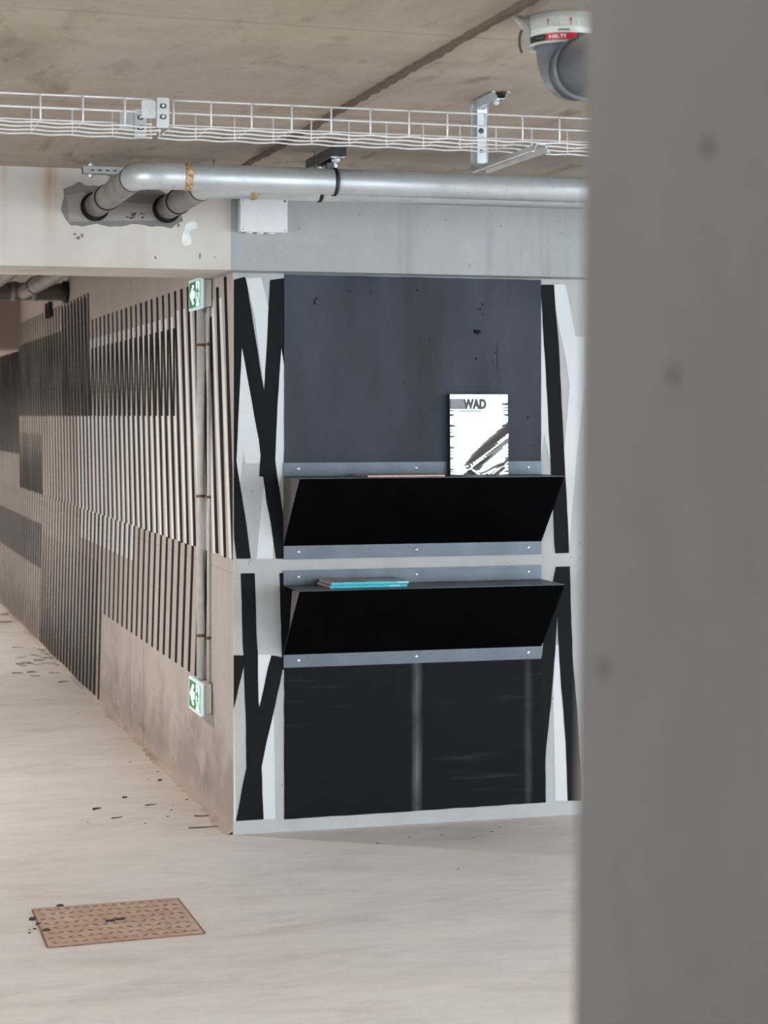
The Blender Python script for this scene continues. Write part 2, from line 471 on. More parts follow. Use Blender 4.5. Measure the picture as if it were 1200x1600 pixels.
# joint ridge on the ceiling
j = MB(); L = []
for i in range(90):
    y = -3.35 + i * (3.22 / 89)
    w = .0145 + random.uniform(-.0025, .003); xo = -.042 + random.uniform(-.0015, .0015) - .002 * math.sin(y * 2)
    L.append((xo - w, xo + w, y, .007 + random.uniform(0, .007)))
vs = []
for a, b, y, h in L: vs += [(a, y, CEIL + .002), (a + .006, y, CEIL - h), (b - .006, y, CEIL - h), (b, y, CEIL + .002)]
fs = [(4*i+k, 4*i+k+1, 4*i+k+5, 4*i+k+4) for i in range(len(L)-1) for k in range(3)]
j.add(vs, fs).build('mortar_joint', M_JOINT, ceiling)

# foreground column, slightly out of plumb
cf = []
for z in (0, CEIL):
    d = (z - 1.5) * .0128
    cf += [(-.985 + d, -6.30, z), (-.62, -6.30, z), (-.62, -5.856, z), (-.985 + d, -5.856, z)]
column = struct(MB().add(cf, [(0,1,2,3),(4,5,6,7),(0,1,5,4),(1,2,6,5),(2,3,7,6),(3,0,4,7)]).build('column', M_COLUMN),
                'plain taupe concrete column close to us filling the right edge')
for px, py, r in ((1105, 228, .007), (1050, 585, .008), (942, 1042, .009)):
    p = on_x(px, py, -.985); d = (p.z - 1.5) * .0128
    p = on_x(px, py, -.985 + d)
    MB().dome((p.x + .001, p.y, p.z), (-1, 0, 0), r, .003, 14).build('pore', M_PORE, column)

# ------------------------------------------------------------------ paint on the striped wall
PER = .15; BW = .05
def quad(mb, pts, x):      # (y, z) points on the striped wall, paint film a millimetre proud
    mb.prism([(-x, y, z) for y, z in pts], (x - .0002, 0, 0))
LEAN = .143
def uA(u0, z): return u0 - LEAN * (2.045 - z)
def jit(a=.006): return random.uniform(-a, a)
def top_of(u):
    if u < .16: return 2.035
    if u < .33: return 2.005
    if u < .50: return 1.90
    if u < 3.75: return 2.045
    return 2.20
k = 0
NST = 74
for i in range(NST):
    u0 = .115 + i * PER
    far = u0 > 7.62
    # upper black stripe, gently wavy
    zt = top_of(u0) if not far else 2.0
    zb = 1.0 + jit(.003)
    w0 = BW if u0 < 3.75 else BW * 1.18
    zs = [zt + (zb - zt) * q / 7 for q in range(8)]
    ph = random.uniform(0, 6); am = .004
    lf = [(max(.002, uA(u0, z) + am * math.sin(z * 5 + ph)), z) for z in zs]
    rt = [(max(.004, uA(u0, z) + w0 + am * math.sin(z * 6 + ph + 1)), z) for z in reversed(zs)]
    m = MB(); quad(m, lf + rt, .0016); m.build('black_stripe', M_STRIPE_B, wall_left)
    nx = lambda z: (uA(u0, z) + w0, uA(u0, z) + PER)
    def cross(z1, z2, frac_t, frac_b, width, mat, nm, off):
        """a second stripe set leaning the other way: from frac_t at the top of the gap to frac_b at its foot"""
        a1, b1 = nx(z1); a2, b2 = nx(z2)
        g1, g2 = b1 - a1, b2 - a2
        p = [(a1 + g1 * frac_t, z1), (a1 + g1 * min(1, frac_t + width), z1),
             (a2 + g2 * min(1, frac_b + width), z2), (a2 + g2 * frac_b, z2)]
        p = [(max(.002, y), z) for y, z in p]
        mm = MB(); quad(mm, p, off); mm.build(nm, mat, wall_left)
    if 1.05 < u0 < 3.80:
        cross(1.89, 1.52, 0.0, .5, .5, M_STRIPE_B, 'black_stripe', .0013)
        cross(1.94, 1.0, .5, 0.0, .5, M_STRIPE_W, 'white_stripe', .0009)
    elif u0 <= 1.05:
        cross(min(zt, 1.94) + .02, 1.0, .5, 0.0, .5, M_STRIPE_W, 'white_stripe', .0009)
    elif u0 < 5.0:
        cross(2.18, 1.52, .62, 0.0, .75, M_STRIPE_B, 'black_stripe', .0013)
        if u0 < 4.4: cross(1.52, 1.0, .3, 0.1, .5, M_STRIPE_W, 'white_stripe', .0009)
    elif not far:
        cross(2.04, 1.52, .45, .0, .62, M_STRIPE_B, 'black_stripe', .0013)
        if u0 > 6.2:
            gz = lambda z, f: nx(z)[0] + (nx(z)[1] - nx(z)[0]) * f
            m = MB(); quad(m, [(gz(1.40, .42), 1.40), (gz(1.40, .50), 1.40), (gz(1.18, .74), 1.18), (gz(1.0, .80), 1.0), (gz(1.0, .26), 1.0), (gz(1.18, .30), 1.18)], .0013)
            m.build('black_stripe', M_STRIPE_B, wall_left)
    else:
        cross(2.0, 1.24, .25, .0, .6, M_STRIPE_B, 'black_stripe', .0013)
    # lower set, shifted and leaning back
    if u0 > .52:
        ub = uA(u0, 1.0) + .045
        zlow = .485 if u0 < 3.3 else .004
        l2 = ub + .17 * (1.0 - zlow)
        m = MB(); w1 = BW * (.95 if u0 < 3.3 else 1.25)
        quad(m, [(ub, 1.0), (ub + w1, 1.0), (l2 + w1, zlow), (l2, zlow)], .0016)
        m.build('black_stripe', M_STRIPE_B, wall_left)
        if 2.35 < u0 < 4.25:
            m = MB(); zz = .832
            l3 = ub + .17 * (1.0 - zz)
            quad(m, [(ub + w1, 1.0), (ub + w1 + .050, 1.0), (l3 + w1 + .050, zz), (l3 + w1, zz)], .0009)
            m.build('white_stripe', M_STRIPE_W, wall_left)
        if 3.5 < u0 < 6.2:
            s0 = ub + .17 * .25
            m = MB(); quad(m, [(s0 + w1, .75), (s0 + w1 + .012, .75), (l2 + w1 + .048, zlow), (l2 + w1, zlow)], .0013)
            m.build('black_stripe', M_STRIPE_B, wall_left)
        if u0 > 6.2:
            m = MB(); s0 = ub + .17 * .2; s1 = ub + .17 * .5
            quad(m, [(s0 + w1, .80), (s0 + w1 + .045, .80), (s1 + w1 + .045, .50), (s1 + w1, .50)], .0013)
            m.build('black_stripe', M_STRIPE_B, wall_left)
# formwork joint line of the side wall
m = MB()
m.box((-.0006, .004, .9490), (0, 9.5, .9508)).build('formwork_joint', M_JOINTLINE, wall_left)
MB().box((-.0006, .004, 1.2990), (0, 3.0, 1.3004)).build('formwork_joint', M_JOINTLINE, wall_left)

# ------------------------------------------------------------------ paint on the front wall
def rough_poly(pts, amp, st):
    out = []
    for i in range(len(pts)):
        a, b = Vector(pts[i]), Vector(pts[(i+1) % len(pts)])
        n_ = max(1, int((b-a).length / st))
        for q in range(n_):
            p = a.lerp(b, q / n_); out.append((p.x + random.uniform(-amp, amp), p.y + random.uniform(-amp, amp)))
    return out
def patch(pts, mat, nm, off, parent=wall_front, y0=0.0, rough=0.0):
    P = []
    n = len(pts)
    for i in range(n):
        a, b = Vector(pts[i]), Vector(pts[(i+1) % n])
        ln = (b - a).length; st = max(1, int(ln / 14)) if rough else 1
        nn = Vector((-(b-a).y, (b-a).x)).normalized() if ln > 0 else Vector((0,0))
        for q in range(st):
            p = a.lerp(b, q / st)
            if q and rough: p = p + nn * random.uniform(-rough, rough)
            w = on_y(p.x, p.y, y0); P.append((max(w.x, .003) if parent is wall_front else w.x, y0 - off, w.z))
    mb = MB(); mb.prism(P, (0, off - .0002, 0))
    o = mb.build(nm, mat, parent)
    bm = bmesh.new(); bm.from_mesh(o.data); bmesh.ops.triangulate(bm, faces=[f for f in bm.faces if len(f.verts) > 4]); bm.to_mesh(o.data); bm.free()
    return o
wp = [
 [(384,435),(408,434),(419.5,480),(416,560),(412.5,606),(405,552),(398.5,498)],
 [(439.5,544),(444,572),(444,700),(441,740),(436,760),(433.7,748),(430,719),(434,625)],
 [(378,543),(389,604),(404,686),(407,712),(406,724),(383.5,724),(380,704),(378,724),(375,759),(369.3,720),(375,600)],
 [(413,760),(422.5,816),(427,847),(426,873),(401,873),(405.6,821),(410,778)],
 [(427,1115),(416.6,1158),(408.6,1198),(409.8,1239),(412,1280),(430,1279.5),(429,1200),(428,1125)],
 [(402.8,1023),(424,1023),(418,1045),(413,1070),(405.6,1104),(404,1097)],
 [(364.4,1108),(366,1108),(367,1200),(368.5,1283),(364.6,1283)],
 [(845.5,463),(849,519),(853,588),(857,660),(859.8,720),(855,700),(850,677),(847,700),(845.5,722)],
 [(865.6,445),(880,443.7),(884,446.5),(890,477),(899,526),(914,526),(914,600),(908,650),(901,712),(897,759),(893,806),(889,856),(888.2,850),(885.5,783),(881,703),(886,651),(889.7,601),(884,562),(873,510),(868,485)],
 [(868.4,1008),(872.8,1008),(875.6,1059),(880,1110),(883.8,1161),(886.8,1251),(867.6,1251),(865.8,1161),(864.6,1110),(864,1075)],
]
for p in wp: patch(p, M_WHITE, 'white_paint_shape', .0010)
bp = [
 [(364.6,437),(382,432.5),(384.3,436),(395,501),(403,550),(409,591),(412.5,610),(430,720),(411,745),(405,744.5),(407,712),(404,686),(396,644),(389,604),(380.6,556),(378,543),(375,600),(369.3,720),(378,775),(385,820),(392,873),(369.5,873),(366,844),(364,783),(364,606)],
 [(422,437.5),(443.6,434.5),(444.5,575),(439.5,544),(434,625),(430,719),(433.7,748),(438,774),(444,815),(447,845),(445,873),(431,873),(427,847),(422.5,816),(416,784),(411,745),(412,700),(407,640),(412.5,610),(416,550),(419.5,480)],
 [(376,896),(398,895.5),(399.4,936),(400.6,987),(402.8,1020),(402.8,1060),(404,1097),(405,1104),(410,1130),(396,1200),(385,1200),(383.7,1116),(381.4,1060),(380.6,1024),(379,1004),(377,925)],
 [(364.6,1024),(380.8,1024),(380.6,1042),(366,1104),(364.6,1107)],
 [(424,1024),(432,1025),(440.5,1027),(445,1026),(441.6,1045),(437,1070),(427.5,1112),(416.6,1158),(408.6,1198),(409.8,1239),(411.8,1280),(373.5,1282.5),(368.5,1283),(374.4,1254),(380,1222),(385,1200),(396,1160),(405.6,1104),(413,1070),(418,1045)],
 [(436.6,895.5),(446,895),(446,1046),(441.5,1046),(440.5,1024),(438,960)],
 [(845.4,445),(865.3,445),(868,485),(873,539),(876.7,617),(881,703),(883,744),(885.5,783),(888.6,853),(888.6,864),(867.5,864.5),(866,850),(864.4,798),(860.8,742),(859.7,712),(856.6,660),(853,588),(848.7,519),(845.4,463)],
 [(868.4,885.5),(890,885),(891.5,944),(895,1034),(902,1110),(909,1238),(909,1251),(886.8,1251),(883.8,1161),(880,1110),(875.6,1059),(872,995),(871,959),(868,1003),(860.7,1100),(853,1169),(851.8,1200),(852.6,1253),(842,1254),(842,1029),(847,1024),(849,1003),(860,930)],
]
for q, p in enumerate(bp): patch(p, M_BLACK, 'black_paint_shape', .0013 + .0002 * q, rough=.35)
patch([(444,428.5),(845,437.5),(845,726),(444,728)], M_BLACKSHEEN, 'sheen_black_panel', .0034, rough=.3)  # upper black panel, its sheen painted in
for x, y, a_, b_ in ((745,519,6,3.5),(741,517,2.5,2),(651,453,1.6,1.8),(753,476,1.4,3),(748,483,4,1.2),(754,491,1.2,1.5),(671,530,1.2,1.5),(774,551,1.3,1.6),(743,560,1.5,1.6),(491,472,2,5),(494,466,2.5,1.6),(579,456,1.6,1.6),(545,455,3,1),(572,462,1,1),(606,504,1,1.2),(630,598,1.2,1.2),(833,696,1.3,1.6),(824,653,1.5,3),(770,565,.8,1.3),(776.5,560,.5,26)):
    patch(rough_poly([(x - a_, y), (x - a_*.6, y - b_*.8), (x, y - b_), (x + a_*.7, y - b_*.7), (x + a_, y), (x + a_*.6, y + b_*.8), (x, y + b_), (x - a_*.7, y + b_*.6)], min(a_, b_) * .25, 4), M_BLACK, 'paint_chip', .0038)
patch([(444,1040),(846,1026),(852,1253.5),(444,1280)], M_LOW, 'black_paint_panel', .0036, rough=.5)
patch([(445,740),(845,738),(845,862),(445,867)], M_BLACK, 'black_paint_panel', .0031)
patch([(445,897),(845,893),(845,1024),(445,1038)], M_BLACK, 'black_paint_panel', .0031)

# ------------------------------------------------------------------ beam details: mortar patch, spray mark
pp = rough_poly([(99,296),(122,286),(148,292),(200,294),(250,296),(284,318),(284,345),(268,356),(225,352),(170,352),(108,352),(96,328)], 2.6, 9)
patch(pp, M_PATCH, 'mortar_patch', .004, beam, -.13)
pp = rough_poly([(104,306),(130,300),(160,316),(236,318),(258,322),(262,345),(180,345),(108,346)], 1.0, 12)
patch(pp, M_PATCHIN, 'mortar_infill', .005, beam, -.13)
patch(rough_poly([(288,356),(291,350),(296,347),(302,346),(307,349),(308,354),(305,357),(300,358),(297,361),(296,366),(298,371),(299,377),(297,382),(291,384),(286,382),(283,376),(284,370),(286,363)], .35, 3), M_SPRAY, 'spray_mark', .0012, beam, -.13)

for q in range(16):
    x = random.uniform(196, 232); y = random.uniform(333, 342)
    patch(rough_poly([(x - 2.5, y), (x, y - .8), (x + 2.6, y + random.uniform(-1.5, 1.5)), (x, y + .9)], .3, 3), M_STONE, 'mortar_mark', .0062, beam, -.13)
for x, y, a_, b_ in ((122,372,4,3),(128,368,3,4),(117,366,3,2),(313,400,1.5,5),(335,402,1.6,2),(243,402,1.2,3),(279,352,2,4)):
    patch(rough_poly([(x - a_, y), (x, y - b_), (x + a_, y), (x, y + b_)], .8, 3), M_PATCH, 'mortar_mark', .0015, beam, -.13)

# ------------------------------------------------------------------ the two galvanised pipes
PZ = 1.52 + .734; PR = .041
def pipe_thing(xs, yr, label, weld_at, x_end):
    t = thing('drain_pipe', (xs, -.13, PZ), label, 'pipe', None)
    # dark ring for the shaded gap in the hole, its rim, grey stub
    MB().ring((xs - .004, -.1355, PZ - .004), (0, -1, 0), PR - .010, PR + .010, .003).build('gap_shade', M_HOLE, t)
    MB().ring((xs - .004, -.1352, PZ - .004), (0, -1, 0), PR + .0095, PR + .013, .006).build('sleeve_rim', M_GREYPIPE, t)
    rb = .085
    MB().tube([(xs, -.1354, PZ), (xs, yr + rb, PZ)], PR, 28).build('pipe_stub', M_GREYPIPE, t)
    ym = -.13 + (yr + .13) * .30
    MB().ring((xs, ym, PZ), (0, -1, 0), PR - .001, PR + .004, .007, 28).build('rubber_band', M_RUBBER, t)
    MB().ring((xs, yr + rb + .004, PZ), (0, -1, 0), PR - .001, PR + .002, .009, 28).build('weld_seam', M_SEAM, t)
    arc = [(xs, yr + rb + .002, PZ)] + [(xs + rb - rb * math.cos(R(a)), yr + rb - rb * math.sin(R(a)), PZ) for a in range(0, 91, 9)] + [(xs + rb + .002, yr, PZ)]
    MB().tube(arc, PR, 28, caps=False).build('elbow', M_GALV, t)
    xw = xs + rb
    MB().tube([(xw + .001, yr, PZ), (xw + .0605, yr, PZ)], PR, 28, caps=False).build('pipe_neck', M_GALV, t)
    wb = MB(); wp_ = [(xw + weld_at + .0056 * k, yr, PZ) for k in range(6)]
    wb.tube(wp_, [PR - .001, PR + .002, PR + .0035, PR + .003, PR + .002, PR - .001], 28, caps=False).build('weld_band', M_WELD, t)
    MB().tube([(xw + .06, yr, PZ), (x_end, yr, PZ)], PR, 28).build('pipe_run', M_GALV, t)
    return t
Y1, Y2 = -1.05, -.86
pipe_thing(-.515, Y1, 'nearer, upper galvanised pipe with a brassy weld band, left hole in the beam', .055, 3.0)
pipe_thing(-.263, Y2, 'farther galvanised pipe half hidden behind the nearer one, right hole in the beam', .05, 3.0)

# ------------------------------------------------------------------ struts and clamps
def channel(mb, p0, p1, w, h, th, open_down=True):
    """U channel along x or y, z is the middle"""
    p0 = Vector(p0); p1 = Vector(p1); d = (p1 - p0).normalized(); s = d.cross(Vector((0,0,1))).normalized()
    prof = [(-w/2,-h/2),(-w/2,h/2),(w/2,h/2),(w/2,-h/2),(w/2-.008,-h/2),(w/2-.008,-h/2+th),(w/2-th,-h/2+th),(w/2-th,h/2-th),(-w/2+th,h/2-th),(-w/2+th,-h/2+th),(-w/2+.008,-h/2+th),(-w/2+.008,-h/2)]
    n = len(prof)
    vs = [p + s*a + Vector((0,0,b)) for p in (p0, p1) for a, b in prof]
    mb.add(vs, [(i,(i+1)%n,n+(i+1)%n,n+i) for i in range(n)])
    caps = [(0,1,9,10,11),(1,2,7,8) ,(2,3,4,5,6,7),(1,8,9)]
    for b in (0, n): mb.add(vs[b:b+n], [(0,1,8,9),(0,9,10,11),(1,2,7,8),(2,3,6,7),(3,4,5,6)])
def rod(mb, x, y, z0, z1, r=.004): mb.tube([(x,y,z0),(x,y,z1)], r, 8)
def nut(mb, x, y, z, r=.009, h=.007): mb.tube([(x,y,z),(x,y,z+h)], r, 6, smooth=False)

# strut along the beam, over the two stubs
ys, zs_ = -.50, 2.332
t = thing('strut_channel', (-.61, ys, zs_), 'light perforated zinc strut hung over the pipe stubs at the left', 'strut')
m = MB(); channel(m, (-.61, ys, zs_), (-.14, ys, zs_), .030, .024, .0025); m.build('channel', M_ZINC, t)
for q in range(18):
    x = -.585 + q * .025
    MB().box((x, ys - .0155, zs_ - .003), (x + .012, ys - .0150, zs_ + .002)).build('slot', M_STRUT, t)
MB().box((-.6105, ys - .0125, zs_ - .010), (-.609, ys + .0125, zs_ + .010)).build('end_cap', M_HOLE, t)
for x in (-.582, -.17):
    m = MB(); rod(m, x, ys, zs_ - .025, CEIL); m.build('threaded_rod', M_ZINC, t)
    for dz, dw in ((-.022, -.0145), (.0145, .0125)):
        m = MB(); nut(m, x, ys, zs_ + dz); m.build('nut', M_ZINC, t)
        m = MB(); m.tube([(x, ys, zs_ + dw), (x, ys, zs_ + dw + .002)], .014, 12); m.build('washer', M_ZINC, t)
for x in (-.515, -.263):
    m = MB(); rod(m, x, ys, PZ + PR, zs_ - .01, .005); m.tube([(x, ys, zs_ - .0155), (x, ys, zs_ - .0125)], .014, 12)
    m.tube([(x, ys, PZ + PR), (x, ys, PZ + PR + .018)], [.012, .007], 10); m.build('hanger', M_ZINC, t)

# strut across the two pipe runs
xb, zb_ = .105, 2.343
t = thing('strut_channel', (xb, -1.12, zb_), 'dark strut on the ceiling across both pipe runs, black clip straps below', 'strut')
m = MB(); channel(m, (xb, -1.12, zb_), (xb, -.76, zb_), .041, .030, .003); m.build('channel', M_STRUT, t)
m = MB(); m.box((xb - .0205, -1.123, zb_ - .015), (xb + .0205, -1.1195, zb_ + .015)); m.build('end_cap', M_RUBBER, t)
for y in (-1.085, -.80):
    m = MB(); rod(m, xb, y, zb_ - .034, CEIL, .004); nut(m, xb, y, zb_ - .030, .009, .009); m.box((xb - .022, y - .012, zb_ - .018), (xb + .022, y + .012, zb_ - .0155)); m.build('threaded_rod', M_ZINC, t)
for y in (Y1, Y2):
    m = MB(); rod(m, xb, y, PZ + PR, zb_ - .014, .005); nut(m, xb, y, zb_ - .026, .009, .007); nut(m, xb, y, PZ + PR + .002, .011, .012)
    m.build('hanger', M_ZINC, t)
    m = MB(); m.box((xb - .026, y - .012, PZ + PR - .004), (xb - .006, y + .012, PZ + PR + .016)); m.build('clamp_lug', M_STRUT, t)
    m = MB(); m.ring((xb - .005, y, PZ), (1, 0, 0), PR + .0005, PR + .004, .010, 28); m.build('clamp_strap', M_RUBBER, t)

# ------------------------------------------------------------------ junction box on the beam
a = on_y(371, 311, -.13); b = on_y(443, 366, -.13)
x0, x1, z0, z1 = a.x - .002, b.x, b.z, a.z
t = thing('junction_box', ((x0+x1)/2, -.13, z0), 'pale grey plastic junction box on the beam under the pipes', 'box')
MB().bbox((x0 + .003, -.18, z0 + .003), (x1 - .003, -.131, z1 - .003), .004, 2).build('body', M_BOX, t)
lid = MB().bbox((x0, -.192, z0), (x1, -.18, z1), .005, 3).build('lid', M_BOX, t)
for x in (x0 + .008, x1 - .010):
    for z in (z0 + .008, z1 - .010):
        MB().dome((x, -.192, z), (0, -1, 0), .0042 if (x > x0 + .02 and z > z0 + .02) else .0022, .001, 8).build('screw', M_SCREW, lid)
for q in range(3):
    x = x0 + (x1 - x0) * (.22 + .24 * q)
    MB().tube([(x, -.155, z0 + .003), (x, -.155, z0 - .004)], .013, 14).build('cable_knockout', M_BOX, t)
MB().dome((x0 + .003, -.158, z0 + .055), (-1, 0, 0), .013, .003, 14).build('cable_knockout', M_BOX, t)

# ------------------------------------------------------------------ wire cable tray
TN, TF = -2.34, -2.145; TB, TT = 1.52 + .695, 1.52 + .760
def tray(x0, x1, ups, label):
    t = thing('cable_tray', ((x0 + x1) / 2, (TN + TF) / 2, TB), label, 'cable tray')
    r = .0022
    for y in (TN, TF):
        for z in (TT, TB + .034):
            MB().tube([(x0, y, z), (x1, y, z)], r, 6).build('long_wire', M_WIRE, t)
    for q in range(4):
        y = TN + (TF - TN) * q / 3
        n = int((x1 - x0) / .0125)
        pts = [(x0 + (x1 - x0) * i / n, y, TB - .001 + .0013 * math.cos(2*math.pi*((x0 + (x1 - x0) * i / n) - ups[0]) / .1)) for i in range(n + 1)]
        MB().tube(pts, r, 6).build('long_wire', M_WIRE, t)
    for x in ups:
        c = .012
        MB().tube([(x, TN - .004, TT), (x, TN - .004, TB + c), (x, TN - .001, TB + .003), (x, TN + c, TB + .005), (x, TF - c, TB + .005), (x, TF + .001, TB + .003), (x, TF + .004, TB + c), (x, TF + .004, TT)], [r, r, r * .9, r * .5, r * .5, r * .9, r, r], 6).build('cross_wire', M_WIRE, t)
    return t
tl = tray(-2.6, -.652, [-.655] + [-.75 - .1 * q for q in range(19)], 'white wire mesh cable tray, left length ending at the splice plates')
tr = tray(-.637, 2.6, [-.633] + [-.541 + .1 * q for q in range(31)], 'white wire mesh cable tray, long right length running behind the column')
def splice(y, x, label):
    t = thing('splice_plate', (x, y, TB), label, 'bracket', 'splice plates of the cable tray')
    s = -1 if y < -2.2 else -1
    MB().bbox((x - .046, y - .010, TB + .018), (x - .012, y - .007, TT - .004), .004, 2).build('plate', M_ZINC, t)
    m = MB(); m.bbox((x - .010, y - .014, TB - .004), (x + .020, y - .007, TT + .003), .004, 2); m.build('clip', M_ZINC, t)
    for z in (TB + .016, TB + .042):
        MB().bbox((x - .003, y - .0155, z), (x + .013, y - .0138, z + .012), .005, 3).build('slot', M_STRUT, t)
        MB().dome((x + .005, y - .0155, z + .007), (0, -1, 0), .004, .003, 8).build('bolt', M_RIVET, t)
splice(TN, -.665, 'bright zinc splice plate on the nearer side of the cable tray joint')
splice(TF, -.688, 'bright zinc splice plate on the farther side of the cable tray joint')

# C bracket carrying the tray
xc = .288
PROF = [(-.026,.004),(-.0245,.001),(-.022,0),(-.018,.001),(-.011,.019),(.011,.019),(.018,.001),(.022,0),(.0245,.001),(.026,.004)]
def sweep(mb, path, inn, th=.0022):
    n = len(PROF); rings = []
    for (y, z), (iy, iz) in zip(path, inn):
        rg = []
        for a_, b_ in PROF: rg.append((xc + a_, y + iy * b_, z + iz * b_))
        for a_, b_ in reversed(PROF): rg.append((xc + a_, y + iy * (b_ + th), z + iz * (b_ + th)))
        rings.append(rg)
    k_ = 2 * n; vs = [v for r_ in rings for v in r_]
    fs = [(i*k_+j_, i*k_+(j_+1)%k_, (i+1)*k_+(j_+1)%k_, (i+1)*k_+j_) for i in range(len(rings)-1) for j_ in range(k_)]
    for b in (0, (len(rings)-1)*k_): fs += [(b+j_, b+j_+1, b+k_-2-j_, b+k_-1-j_) for j_ in range(n-1)]
    mb.add(vs, fs)
yb = -1.915; ztop = CEIL - .001; zbot = TB - .034; rc = .03
t = thing('tray_bracket', (xc, yb, zbot), 'bright zinc C bracket holding the cable tray under the ceiling', 'bracket')
path = [(-2.10, ztop), (yb - rc, ztop)] + [(yb - rc + rc*math.sin(R(a_)), ztop - rc + rc*math.cos(R(a_))) for a_ in (22, 45, 68, 90)]
inn = [(0,-1),(0,-1)] + [(-math.sin(R(a_)), -math.cos(R(a_))) for a_ in (22,45,68,90)]
mid = [(yb, zbot + rc)]; inm = [(-1, 0)]
bot = [(yb - rc + rc*math.cos(R(a_)), zbot + rc - rc*math.sin(R(a_))) for a_ in (22,45,68,90)] + [(-2.40, zbot)]
inb = [(-math.cos(R(a_)), math.sin(R(a_))) for a_ in (22,45,68,90)] + [(0,1)]
m = MB(); sweep(m, path, inn); m.build('top_arm', M_ZINC, t)
m = MB(); sweep(m, [path[-1]] + mid, [inn[-1]] + inm); m.build('back', M_ZINC, t)
m = MB(); sweep(m, mid + bot, inm + inb); m.build('bottom_arm', M_ZINC, t)
for z, rr in ((zbot + .118, .008), (zbot + .062, .005)):
    MB().dome((xc, yb - .0212, z), (0, -1, 0), rr, .0008, 14).build('slot_hole', M_STRUT, t)
m = MB(); rod(m, xc, -2.06, ztop - .032, ztop - .002, .004); nut(m, xc, -2.06, ztop - .030, .008, .007); m.build('ceiling_bolt', M_RIVET, t)
for q in range(6):
    y = -2.0 - q * .06
    MB().bbox((xc + .0105, y, zbot + .0205), (xc + .0125, y + .02, zbot + .0245), .001, 2).build('hook_tab', M_ZINC, t)

# ------------------------------------------------------------------ fire collar and grey elbow
px_, py_ = .098, -3.05; er = .0625
t = thing('waste_pipe', (px_, py_, 2.25), 'thick grey plastic elbow pipe hanging from the ceiling at top right', 'pipe')
MB().tube([(px_, py_, 2.325), (px_, py_, 2.352)], er + .004, 32).build('socket', M_PVC, t)
MB().tube([(px_, py_, CEIL), (px_, py_, 2.321)], er, 32, caps=False).build('riser', M_PVC, t)
zc = 2.255; rb = .064
arc = [(px_, py_, zc + rb + .002)] + [(px_, py_ - rb + rb * math.cos(R(a_)), zc + rb - rb * math.sin(R(a_))) for a_ in range(0, 91, 9)] + [(px_, py_ - rb - .002, zc)]
MB().tube(arc, er, 32, caps=False).build('elbow', M_PVC, t)
MB().tube([(px_, py_ - rb, zc), (px_, py_ - 1.4, zc)], er - .001, 32).build('branch', M_PVC, t)
MB().ring((px_, py_ - rb - .036, zc), (0, -1, 0), er - .002, er + .005, .016, 36).build('socket_rim', M_PVC, t)
MB().ring((px_, py_, 2.318), (0, 0, 1), er - .002, er + .003, .008, 36).build('socket_rim', M_PVC, t)
cr = .079; cz0 = CEIL - .066
t = thing('fire_collar', (px_, py_, CEIL), 'white printed fire collar ring around the grey pipe at the ceiling', 'collar')
MB().ring((px_, py_, cz0), (0, 0, 1), er + .006, cr, .0655, 48).build('band', M_COLLAR, t)
MB().ring((px_, py_, cz0 - .001), (0, 0, 1), cr - .004, cr + .003, .004, 48).build('rim', M_COLLAR, t)
def ang(p):   # direction from the collar axis towards the camera
    return math.atan2(CAM.y - py_, CAM.x - px_)
A0 = ang(0)
def arc_patch(mb, s0, s1, z0, z1, r=cr + .0006, nseg=10):
    """rectangle wrapped on the collar; s is arc length to the right as we see it"""
    vs = []
    for q in range(nseg + 1):
        s_ = s0 + (s1 - s0) * q / nseg; a_ = A0 + s_ / r
        for z in (z0, z1): vs.append((px_ + r * math.cos(a_), py_ + r * math.sin(a_), z))
    mb.add(vs, [(2*q, 2*q+2, 2*q+3, 2*q+1) for q in range(nseg)])
m = MB(); arc_patch(m, -.13, -.042, cz0 + .004, cz0 + .019); m.build('black_label', M_BLACKPRINT, t)
m = MB(); arc_patch(m, .026, .12, cz0 + .004, cz0 + .019); m.build('black_label', M_BLACKPRINT, t)
m = MB(); arc_patch(m, -.042, .026, cz0 + .004, cz0 + .019); red_label = m.build('red_label', M_RED, t)
m = MB()
for q in range(-9, 10):
    s_ = q * .0125
    if q % 4: arc_patch(m, s_ - .0004, s_ + .0004, cz0 + .036, cz0 + .042, nseg=1)
arc_patch(m, -.12, .12, cz0 + .0345, cz0 + .0352, nseg=16); arc_patch(m, -.12, .12, cz0 + .056, cz0 + .0565, nseg=16)
m.build('scale_print', M_GREYPRINT, t)
m = MB()
for s_ in (-.0372, .0128 ):
    arc_patch(m, s_ - .001, s_ + .001, cz0 + .036, cz0 + .045, nseg=1)
    r = cr + .0008
    P = []
    for ds, z in ((-.0035, cz0 + .045), (.0035, cz0 + .045), (0, cz0 + .052)):
        a_ = A0 + (s_ + ds) / r; P.append((px_ + r*math.cos(a_), py_ + r*math.sin(a_), z))
    m.add(P, [(0,1,2)])
m.build('red_arrows', M_RED, t, normals=False)
def text_mesh(s, size, bold=0.0):
    cu = bpy.data.curves.new('t', 'FONT'); cu.body = s; cu.size = size; cu.offset = bold; cu.resolution_u = 3
    ob = bpy.data.objects.new('t', cu); C.objects.link(ob)
    dg = bpy.context.evaluated_depsgraph_get()
    me = bpy.data.meshes.new_from_object(ob.evaluated_get(dg))
    vs = [v.co.copy() for v in me.vertices]; fs = [tuple(p.vertices) for p in me.polygons]
    bpy.data.objects.remove(ob); bpy.data.curves.remove(cu); bpy.data.meshes.remove(me)
    return vs, fs
